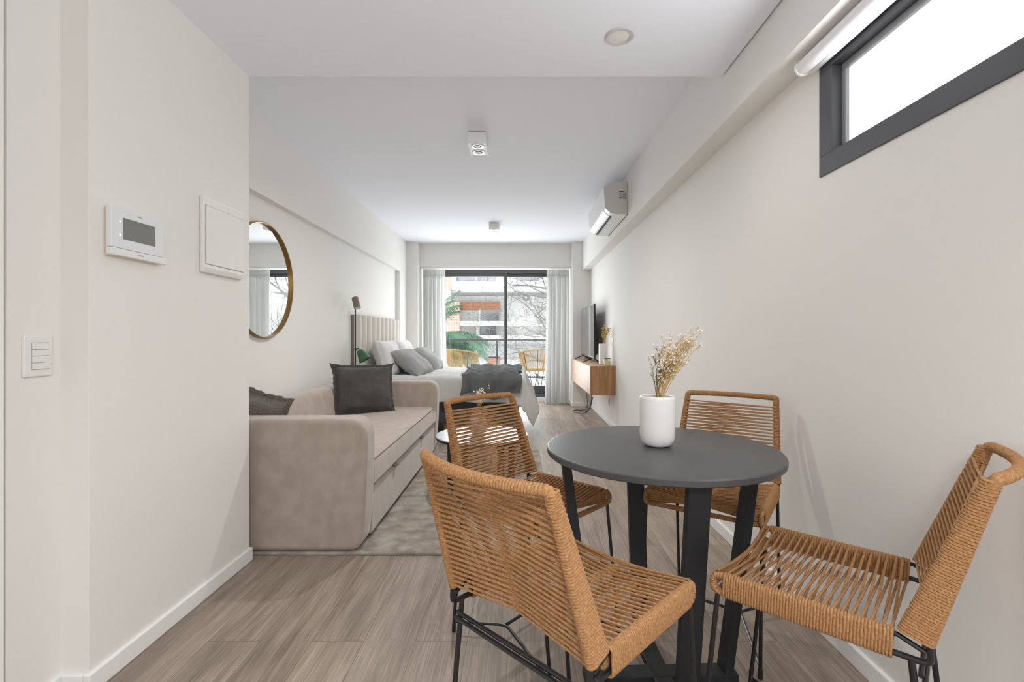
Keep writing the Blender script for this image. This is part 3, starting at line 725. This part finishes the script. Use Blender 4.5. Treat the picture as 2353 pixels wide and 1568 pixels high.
# cables under the unit
c0, c1 = Vector((KX+.03, 5.46, .40)), None
pts = fillet([c0, (KX+.04, 5.60, .25), (KX+.02, 6.2, .06), (.86, 6.6, .008), (.74, 6.75, .006), (.82, 6.95, .006), (.97, 6.8, .006), (.90, 6.6, .007), (1.0, 6.75, .05), (1.055, 6.85, .20)], .12, 8)
tag(MB().tube(pts, .0055, 8).build('power_cable', BLACKM), 'thick black cable hanging from the oak unit to the floor', 'cable')
pts = fillet([(.90, 6.35, .402), (.90, 6.36, .25), (.92, 6.42, .12), (.88, 6.6, .03), (.85, 6.8, .005), (.95, 7.0, .005)], .08, 6)
tag(MB().tube(pts, .0035, 6).build('power_cable', BLACKM), 'thin black cable hanging straight below the oak unit', 'cable')

# ------------------------------------------------------------------ bed
HY0, HY1 = 5.02, 6.81
hb = thing('headboard', 'cream upholstered headboard with vertical channels in the wall niche', 'headboard', (XN, HY0, .10))
HH = 1.196; nr = 10; wv = (HY1-HY0)/nr
MB().box(0,.030,0,HY1-HY0,0,HH-.005).build('back_panel', HEADS, hb, smooth=False, bevel=.006)
for k in range(nr):
    b = MB(); y0 = k*wv
    pr = [(.022, y0+.002)] + [(0.022+.055*math.sin(PI*q/10)**.7, y0+.002+(wv-.004)*q/10) for q in range(1,10)] + [(.022, y0+wv-.002)]
    b.prism(pr, 'z', 0, HH); b.build('channel', HEADB, hb, bevel=.008)
BX0, BX1, BY0, BY1 = -1.665, .0, 5.12, 6.72
bd = thing('bed', 'double bed with a dark grey base on wooden legs', 'bed', ((BX0+BX1)/2, (BY0+BY1)/2, 0))
ox, oy = (BX0+BX1)/2, (BY0+BY1)/2
MB().box(BX0-ox, BX1-ox, BY0-oy, BY1-oy, .135, .385).build('base', BEDBASE, bd, bevel=.015, seg=3)
MB().box(BX0-ox, BX1+.02-ox, BY0-oy, BY1-oy, .385, .585).build('mattress', LINEN, bd, bevel=.03, seg=3)
for x in (-1.58, -.79, -.10):
    for y in (5.19, 6.65):
        MB().lathe([(.018,0),(.030,.12),(.030,.137)], 16, (x-ox, y-oy, 0)).build('leg', OAKL, bd)
ZT = .60
def drape(p, q, lift, ex, yl, yh, wr=1.0, sd=0, flare=.38):
    e1 = max(0, p-ex); e2 = max(0, yl-q); e3 = max(0, q-yh)
    r = .05
    def bend(e):
        if e <= 0: return 0, 0
        if e < r*1.57: a = e/r; return r*math.sin(a), r*(1-math.cos(a))
        return r, r + (e-r*1.57)
    h1, d1 = bend(e1); h2, d2 = bend(e2); h3, d3 = bend(e3)
    d = max(d1, d2, d3) if min(d1, max(d2,d3)) <= 0 else math.hypot(d1, max(d2, d3))**.9*1.0
    fold = mnoise.noise(Vector((p*3.2+sd, q*3.2, .3)))
    x = min(p, ex) + h1 + flare*max(0, d1-r) + (.03*math.sin(q*9+sd)*min(1, d1*4) if d1 > 0 else 0)
    y = max(min(q, yh), yl) - h2 + h3 - (.06+.025*math.sin(p*11+sd))*min(1,d2*3) + .05*min(1,d3*3)
    z = ZT - d + lift + wr*(.016*fold + .010*mnoise.noise(Vector((p*9+sd, q*9, 2.2))) + .012*abs(mnoise.noise(Vector((p*5-q*4, p*2+q*5+sd, 5)))))
    return Vector((x, y, z))
b = MB(); N1, N2 = 90, 100
p0, p1, q0, q1 = -1.38, .38, 4.83, 6.98
def dv(u, v):
    p = p0+(p1-p0)*u; qa = q0 - .09*min(1, max(0, (p+.15)/.35)); q = qa+(q1-qa)*v
    P = drape(p, q, .028, .03, BY0, BY1, 1.0)
    qp = abs(math.sin(PI*(p+.1)/.34))*abs(math.sin(PI*(q-.02)/.34)); P.z += .012*(qp**.35 - .6)
    return P
b.grid(dv, N1, N2)
tag(b.build('duvet', DUVET, smooth=True, solid=.012), 'pale grey quilted duvet spread over the bed', 'duvet')
b = MB()
def tv(u, v):
    p = -.62+.64*u + .02*math.sin(v*19) + .05*(v-.5)*(u-.5); q = 4.88+1.72*v + .03*math.sin(u*8)
    pl = .048*abs(math.sin(p*13 + 2.2*mnoise.noise(Vector((p*2, q*2.4, 7))) + q*1.1))*(.4+.6*abs(mnoise.noise(Vector((p*1.2, q*1.5, 3)))))
    pl += .034*abs(mnoise.noise(Vector((p*6+q*5, q*5-p*3, 1)))) + .020*abs(math.sin(q*9+p*7+3*mnoise.noise(Vector((p*3, q*3, 4)))))*abs(mnoise.noise(Vector((p*2.5, q*2.5, 9))))*2 + (.05*max(0, v-.7)*abs(math.sin(p*16)) )
    P = drape(p, q, .040 + pl, .03, BY0-.012, BY1+.02, 1.0)
    e2 = max(0, BY0-q)
    if e2 > .05: P.y -= .012 + .5*pl + .045*abs(math.sin(p*12+2.4*mnoise.noise(Vector((p*3, q*2, 6)))))*min(1, e2*6); P.z -= pl*.9 + .02*math.sin(p*17)*min(1, e2*3)
    return P
b.grid(tv, 60, 110)
tag(b.build('throw_blanket', THROW, smooth=True, solid=.004), 'crumpled charcoal throw across the foot of the bed', 'blanket')
pillow('bed_pillow', 'white pillow upright against the headboard at the near side', LINEN, .70, .46, .21, (-1.50, 5.55, .80), (-.30, 0, PI/2), seed=7)
pillow('bed_pillow', 'white pillow upright against the headboard at the window side', LINEN, .70, .46, .21, (-1.50, 6.30, .80), (-.30, 0, PI/2), seed=9)
pillow('bed_pillow', 'grey linen pillow lying slanted at the near side of the bed', PILLOW, .60, .44, .19, (-1.24, 5.62, .752), (-.90, 0, PI/2-.1), seed=11)
pillow('bed_pillow', 'grey linen pillow lying slanted towards the window side', PILLOW, .60, .44, .19, (-1.19, 6.32, .760), (-.86, 0, PI/2+.05), seed=13)

# reading lamp behind the sofa
LX, LY = -1.655, 4.86
t = thing('floor_lamp', 'black reading lamp with a bronze spot and a green shade', 'floor lamp', (LX, LY, 0))
MB().lathe([(.0001,0),(.085,0),(.085,.012),(.080,.016),(.0001,.016)], 40).build('base', BLACKM, t)
MB().tube([(0,0,.01),(0,0,1.36)], .0065, 10).build('pole', BLACKM, t)
MB().tube([(-.022,.01,.01),(-.022,.01,1.0)], .005, 8).build('pole', BRONZE, t)
M = Matrix.Translation((.012, -.005, 1.395)) @ Matrix.Rotation(math.radians(-18), 4, 'Y') @ Matrix.Rotation(math.radians(-14), 4, 'X')
b = MB(); b.lathe([(.0001,.066),(.030,.066),(.034,.062),(.034,-.052),(.031,-.052),(.031,-.040)], 28, M=M); h = b.build('spot_head', BRONZE, t); h['label'] = 'bronze cylindrical spot head'
MB().lathe([(.031,-.050),(.030,-.053),(.0001,-.054)], 28, M=M).build('lens', LAMPW, h)
MB().tube([(0,0,1.34),(.012,-.003,1.38)], .005, 8).build('joint', BLACKM, t)
M = Matrix.Translation((.075, -.01, .87)) @ Matrix.Rotation(math.radians(-32), 4, 'Y')
b = MB(); b.lathe([(.0001,.062),(.022,.062),(.031,.055),(.037,.035),(.066,-.055),(.0635,-.055),(.034,.033)], 36, M=M); g = b.build('shade', GREEN, t); g['label'] = 'green metal cone shade'
b = MB(); b.tube(fillet([(0,0,.93),(.03,0,.945),(.045,-.005,.925)], .01), .006, 8); b.lathe([(.010,0),(.010,.02)], 16, M=Matrix.Translation((0,0,.92))); b.build('shade_bracket', BLACKM, t)

# ------------------------------------------------------------------ curtains
def curtain(label, x0, x1, seed, bx0, bx1):
    rnd = random.Random(seed); ph = [rnd.uniform(0,6) for _ in range(6)]
    t = thing('curtain', label, 'curtain', ((x0+x1)/2, 7.575, .012), group='sheer white curtains at the balcony door')
    b = MB(); Hc = 2.11; cx = (x0+x1)/2
    def fn(u, v):
        z = Hc*v; w = v**1.3
        xa = bx0+(x0-bx0)*min(1, v*1.25); xb = bx1+(x1-bx1)*min(1, v*1.25)
        x = xa+(xb-xa)*u
        amp = .040*(1-.55*max(0, v-.8)/.2)
        a = u*2*PI*5 + ph[0] + 1.1*math.sin(u*5+ph[1]+v*1.0)
        y = amp*math.sin(a) + .016*math.sin(a*.43+ph[2]+v*2) + .012*(1-v)*math.sin(u*9+v*7+ph[3])
        if v > .955: y = y*.45 + .007*math.sin(u*2*PI*24)
        x += .010*math.sin(a*.5+v*3+ph[4])*(1-v)
        return Vector((x-cx, y, z))
    b.grid(fn, 170, 46); b.build('fabric', CURT, t, smooth=True)
    b = MB(); b.grid(lambda u, v: Vector((x0+(x1-x0)*u-cx, -.022+.006*math.sin(u*2*PI*24), Hc-.105+.018*v+.004*math.sin(u*60))), 120, 2); b.build('header_tape', CURT, t)
    return t
curtain('sheer white curtain gathered on the bed side of the balcony door', -1.515, -1.165, 3, -1.53, -1.14)
curtain('sheer white curtain gathered on the television side of the balcony door', .435, .795, 6, .40, .80)

# ------------------------------------------------------------------ balcony
struct(MB().box(-4, 4, 7.97, 9.35, -.15, .05).build('floor_balcony', mat('balcony_tile', (.62,.61,.59), .7, .2, var=.06, vscale=3), smooth=False), 'pale balcony floor outside the sliding door', 'balcony floor')
struct(MB().box(-4, 4, 9.20, 9.35, .05, .19).build('trim_5', WHITE, smooth=False, bevel=.01), 'low white kerb along the balcony edge', 'kerb')
t = thing('balcony_railing', 'dark grey balcony railing with slim posts', 'railing', (0, 9.28, .19))
MB().box(-3.5,3.5,-.025,.025,.79,.825).build('top_rail', ALU, t, smooth=False, bevel=.004)
MB().box(-3.5,3.5,-.015,.015,.075,.105).build('bottom_rail', ALU, t, smooth=False, bevel=.003)
for x in (-2.55,-1.50,-.425,.95,2.1): MB().box(x-.022,x+.022,-.02,.02,0,.80).build('post', ALU, t, smooth=False, bevel=.003)

def tub_chair(label):
    t = thing('balcony_chair', label, 'chair', group='yellow rope tub chairs on the balcony')
    RP = mat('yellow_rope', (.58,.365,.135), .75, .2, bump=.3, bscale=300) if 'yellow_rope' not in bpy.data.materials else bpy.data.materials['yellow_rope']
    def rim(a):                                    # a from -1 (one arm end) to 1 (other arm end), back at 0
        an = a*2.15; r = .315
        x = r*math.sin(an)*1.02; y = -r*math.cos(an)
        return Vector((x, y, .785 - .10*abs(a)**2.2))
    def low(a):
        an = a*2.15; r = .235
        return Vector((r*math.sin(an), -r*math.cos(an)*.95, .415))
    P = [rim(-1+2*k/40) for k in range(41)]
    P = [low(-1)] + [low(-1).lerp(P[0], .8)] + P + [low(1).lerp(P[-1], .8), low(1)]
    MB().tube(fillet(P[:4], .04)[:-1] + P[3:-3] + fillet(P[-4:], .04)[1:], .0125, 8).build('rim', RP, t)
    MB().tube([(.235*math.cos(a), .225*math.sin(a), .415) for a in [2*PI*k/36 for k in range(36)]], .010, 8, closed=True).build('seat_ring', RP, t)
    b = MB()
    for k in range(69):
        a = -.97+1.94*k/68; b.tube([low(a), low(a).lerp(rim(a), .5)+Vector((0,0,-.0)), rim(a)], .0042, 5, caps=False)
    b.build('back_weave', RP, t)
    b = MB()
    for k in range(30):
        x = -.225+.45*k/29; y = .22*math.sqrt(max(0, 1-(x/.235)**2)); b.tube([(x,-y,.417),(x*.95,0,.395),(x,y,.417)], .0045, 5, caps=False)
    b.build('seat_weave', RP, t)
    b = MB()
    for a in (-.62,-.22,.22,.62): b.tube([low(a)*.99, rim(a)*.99+Vector((0,0,.006))], .0065, 6)
    b.build('back_frame', BLACK, t)
    for k in range(4):
        a = PI/4+k*PI/2; f = Vector((.25*math.cos(a), .25*math.sin(a), 0))
        MB().tube(fillet([(.20*math.cos(a-.45), .19*math.sin(a-.45), .41), f + Vector((0,0,.006)), (.20*math.cos(a+.45), .19*math.sin(a+.45), .41)], .02), .006, 6).build('leg', BLACK, t)
    return t
c = tub_chair('yellow rope tub chair on the balcony at the palm side')
c.location = (-1.02, 8.62, .05); c.rotation_euler = (0,0,math.radians(-50))
dup(c, (.32, 8.62, .05), math.radians(28), 'yellow rope tub chair on the balcony at the bare tree side')

# ------------------------------------------------------------------ street outside
CONC = mat('white_render', (.80,.80,.79), .9, .1, var=.05, vscale=1.2)
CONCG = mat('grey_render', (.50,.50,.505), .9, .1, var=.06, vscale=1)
BRICK = tile_mat('terracotta_tiles', (.62,.36,.26), (.70,.45,.34), (.80,.72,.65), .11, .11, .012)
SHUT = tile_mat('terracotta_shutter', (.46,.19,.09), (.50,.21,.10), (.30,.10,.05), 9, .07, .010)
SHUTG = mat('grey_shutter', (.50,.51,.52), .7, .2)
WGL = mat('dim_window', (.16,.18,.20), .1, .6, var=.5, vscale=1.2)
WGL2 = mat('violet_window', (.36,.35,.42), .12, .6, var=.4, vscale=1.5)
OB = 20.0
bl = thing('apartment_building', 'white apartment block across the street with terracotta shutters', 'building', (0, OB, -6))
def ob(name, m, u0, u1, v0, v1, y0, y1, par=None, bev=0):
    a = at(u0, v1, OB+y0); c = at(u1, v0, OB+y0)
    return MB().box(a.x, c.x, y0, y1, a.z+6, c.z+6).build(name, m, par or bl, smooth=False, bevel=bev)
MB().box(-16, 16, .6, 9, -1, 15).build('facade', CONC, bl, smooth=False)
ob('pier', BRICK, 960, 1035.5, 630, 667, .0, .62); ob('pier', CONC, 960, 1035.5, 667, 695, -.02, .62)
ob('pier', BRICK, 960, 1056, 695, 800, .0, .62); ob('pier', CONC, 1035.5, 1047.5, 600, 668, .2, .62)
def slab(v0, v1, u0=1047, u1=1560, y=-1.0): return ob('balcony_parapet', CONC, u0, u1, v0, v1, y, .6)
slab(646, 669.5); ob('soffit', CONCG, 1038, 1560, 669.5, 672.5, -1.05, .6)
ob('window', ALUL, 1049, 1098, 600, 647, .45, .62); ob('pane', WGL2, 1051, 1093, 602, 645, .43, .6)
ob('window', CONC, 1093, 1150, 600, 647, .44, .62); ob('pane', WGL2, 1096, 1139, 602, 645, .42, .6); ob('window', ALUL, 1196, 1240, 600, 647, .44, .62)
s = ob('roller_shutter', SHUT, 1057, 1149, 694.5, 712, .30, .62)
ob('window', CONCG, 1055, 1150, 712, 740, .42, .62); ob('shutter', SHUTG, 1057, 1100, 713, 738, .38, .6); ob('mullion', CONC, 1100, 1104, 712, 740, .34, .6); ob('pane', WGL, 1105, 1146, 718, 738, .38, .6)
slab(738, 749, 1057, 1560, -.5); ob('band', CONC, 960, 1560, 771, 780, -.3, .6)
ob('window', CONCG, 1080, 1146, 749, 771, .42, .62); ob('pane', WGL, 1104, 1140, 750, 770, .38, .6); ob('mullion', CONC, 1094, 1102, 749, 771, .34, .6)
ob('garage', CONCG, 1100, 1560, 795, 822, .3, .62); ob('shutter', SHUT, 1122, 1148, 820, 845, .3, .62); ob('window', CONCG, 1180, 1250, 800, 830, .28, .62)
a = at(1212, 684, OB)
ac = MB().box(a.x-.28, a.x+.30, -.05, .6, a.z+6-.20, a.z+6+.20).build('condenser_unit', CONC, bl, smooth=False, bevel=.02)
MB().lathe([(.15,0),(.165,.02),(.165,.05)], 28, M=Matrix.Translation((a.x-.06, -.05, a.z+6)) @ Matrix.Rotation(PI/2, 4, 'X')).build('fan_grille', ALUL, ac)
MB().lathe([(.05,.012),(.05,.055),(.0001,.055)], 20, M=Matrix.Translation((a.x-.06, -.05, a.z+6)) @ Matrix.Rotation(PI/2, 4, 'X')).build('fan_hub', WHITE, ac)
struct(MB().box(-30, 30, 9.4, 40, -6.1, -6).build('street_ground', mat('asphalt', (.30,.30,.30), .9, .1, var=.1, vscale=2), smooth=False), 'grey street below the balcony', 'street')

BARK = mat('pale_bark', (.27,.245,.215), .9, .1, var=.25, vscale=6)
tr = thing('bare_tree', 'leafless street tree with pale tangled branches', 'tree', (2.2, 13.5, -6))
rnd = random.Random(21); bt = MB(); btw = MB()
def branch(p, d, r, L, lev):
    n = 5; P = [p.copy()]; R = [r]; q = p.copy(); dd = d.copy()
    for k in range(n):
        dd = (dd + Vector((rnd.uniform(-1,1), rnd.uniform(-.7,.7), rnd.uniform(-.9,1)))*.20).normalized()
        q = q + dd*L/n; P.append(q.copy()); R.append(r*(1-.62*(k+1)/n))
    (bt if lev < 2 else btw).tube(P, R, 6 if lev < 2 else 4, caps=False)
    if lev >= 4: return
    for k in range((5,4,3,2)[lev]):
        j = rnd.randint(1, n); base = P[j]
        nd = (dd*.55 + Vector((rnd.uniform(-1,.55), rnd.uniform(-.7,.7), rnd.uniform(-.75,.9)))).normalized()
        branch(base, nd, max(.005, R[j]*.62), L*rnd.uniform(.48,.72), lev+1)
MB().tube([(0,0,0),(.05,0,3),(-.05,.05,5.4),(.0,0,8.6),(.1,0,11)], [.17,.15,.13,.10,.06], 10).build('trunk', BARK, tr)
for z, dx, dz in ((4.9,-1,.1),(5.4,-1,.35),(5.9,-1,.5),(6.4,-1,.2),(6.9,-1,.15),(7.3,-1,.5),(8.0,-1,.1),(8.5,-1,-.1),(9.2,-1,.1),(6.0,.8,.5),(7.6,.9,.5),(8.8,.6,.6)):
    branch(Vector((0,0,z)), Vector((dx, rnd.uniform(-.25,.25), dz)).normalized(), .044, rnd.uniform(1.9,2.7), 0)
bt.build('limb', BARK, tr); btw.build('twig', BARK, tr)['kind'] = 'stuff'

LEAF = mat('palm_leaf', (.085,.215,.125), .55, .3, var=.35, vscale=2.5)
LEAFY = mat('palm_rib', (.36,.40,.16), .6, .3)
pm = thing('palm_tree', 'green palm crown seen through the balcony door', 'palm', (-2.12, 11.0, -6))
MB().tube([(0,0,0),(.05,0,3),(0,0,6.75)], [.16,.14,.13], 12).build('trunk', BARK, pm)
rnd = random.Random(5)
for k in range(30):
    az = -1.35 + 2.7*k/23 + rnd.uniform(-.1,.1) if k < 24 else rnd.uniform(1.5, 4.7)
    el = rnd.uniform(.55, 1.35) if k % 2 else rnd.uniform(.05, .7); Lf = rnd.uniform(1.25, 1.75)
    d = Vector((math.cos(az)*math.cos(el), math.sin(az)*math.cos(el), math.sin(el))); P = []; q = Vector((0,0,6.88)); dd = d.copy()
    for j in range(15):
        P.append(q.copy()); q = q + dd*Lf/14; dd = (dd + Vector((0,0,-.105))).normalized()
    fr = MB().tube(P, [.014*(1-.8*j/14) for j in range(15)], 5).build('frond', LEAFY, pm)
    b = MB()
    for j in range(2, 15):
        for sub in range(5):
            tq = min(13.99, j-1+sub/5); a0 = P[int(tq)].lerp(P[int(tq)+1], tq-int(tq)); td = (P[int(tq)+1]-P[int(tq)]).normalized()
            side = td.cross(Vector((0,0,1)));
            side = side.normalized() if side.length > 1e-3 else Vector((0,1,0))
            for sg in (-1,1):
                ll = (.58*math.sin(PI*(.12+.80*tq/14)))*rnd.uniform(.85,1.1)
                dr = (side*sg*.75 + td*.55 + Vector((0,0,.10))).normalized(); w = td.cross(dr).cross(dr).normalized()*.008
                m1 = a0 + dr*ll*.5 + Vector((0,0,-.02)); m2 = a0 + dr*ll*.80 + Vector((0,0,-.42*ll-.02))
                v = [b.bm.verts.new(x) for x in (a0-w*.5, a0+w*.5, m1+w, m1-w, m2)]
                b.face([v[0],v[1],v[2],v[3]]); b.face([v[3],v[2],v[4]])
    b.build('leaflet', LEAF, fr, smooth=False)['kind'] = 'stuff'

# ------------------------------------------------------------------ light and camera
wd = bpy.data.worlds.new('daylight'); sc.world = wd; wd.use_nodes = True
bg = wd.node_tree.nodes['Background']; bg.inputs['Color'].default_value = (.92,.96,1,1); bg.inputs['Strength'].default_value = 2.6
def area(name, loc, rot, sx, sy, e, col=(1,1,1)):
    l = bpy.data.lights.new(name, 'AREA'); l.shape = 'RECTANGLE'; l.size = sx; l.size_y = sy; l.energy = e; l.color = col
    o = bpy.data.objects.new(name, l); COL.objects.link(o); o.location = loc; o.rotation_euler = rot; return o
def lamp(name, loc, e, col=(1,.97,.93), r=.05):
    l = bpy.data.lights.new(name, 'SPOT'); l.energy = e; l.color = col; l.shadow_soft_size = r; l.spot_size = math.radians(165); l.spot_blend = 1
    o = bpy.data.objects.new(name, l); COL.objects.link(o); o.location = loc; return o
area('door_daylight', (-.44, 7.99, 1.15), (math.radians(-100),0,0), 1.42, 1.9, 74, (.95,.975,1))
area('window_daylight', (XR-.014, .94, 1.83), (0, PI/2, 0), .32, 1.40, 9, (.95,.975,1))
lamp('entry_fill', (.25, -.75, ZD-.24), 188, (.95,.975,1), r=.22)  # added fill from behind the camera, no fixture stands there
lamp('downlight_fill', (.412, 1.96, ZD-.03), 12)  # fill light added under the downlight, which is itself unlit
lamp('spot_fill', (-.295, 3.475, ZC-.096), 78, r=.018)  # fill added below the sofa spotlight, whose own lamps are off
lamp('spot_fill', (-.315, 6.175, ZC-.096), 50, r=.018)  # same added fill below the unlit spotlight over the bed

cam = bpy.data.cameras.new('camera'); co = bpy.data.objects.new('camera', cam); COL.objects.link(co); sc.camera = co
co.location = (0,0,H); co.rotation_euler = (PI/2,0,0); cam.sensor_width = 36; cam.lens = 36*F/2353
cam.shift_x = (1176.5-U0)/2353; cam.shift_y = -(784-V0)/2353; cam.clip_start = .02; cam.clip_end = 200
vs = sc.view_settings; vs.view_transform = 'Standard'; vs.look = 'None'; vs.gamma = 1; vs.use_curve_mapping = False; vs.exposure = 0.04
try:
    sc.cycles.use_denoising = True; sc.cycles.max_bounces = 10; sc.cycles.diffuse_bounces = 7; sc.cycles.adaptive_threshold = .015; sc.cycles.transparent_max_bounces = 16
except Exception: pass
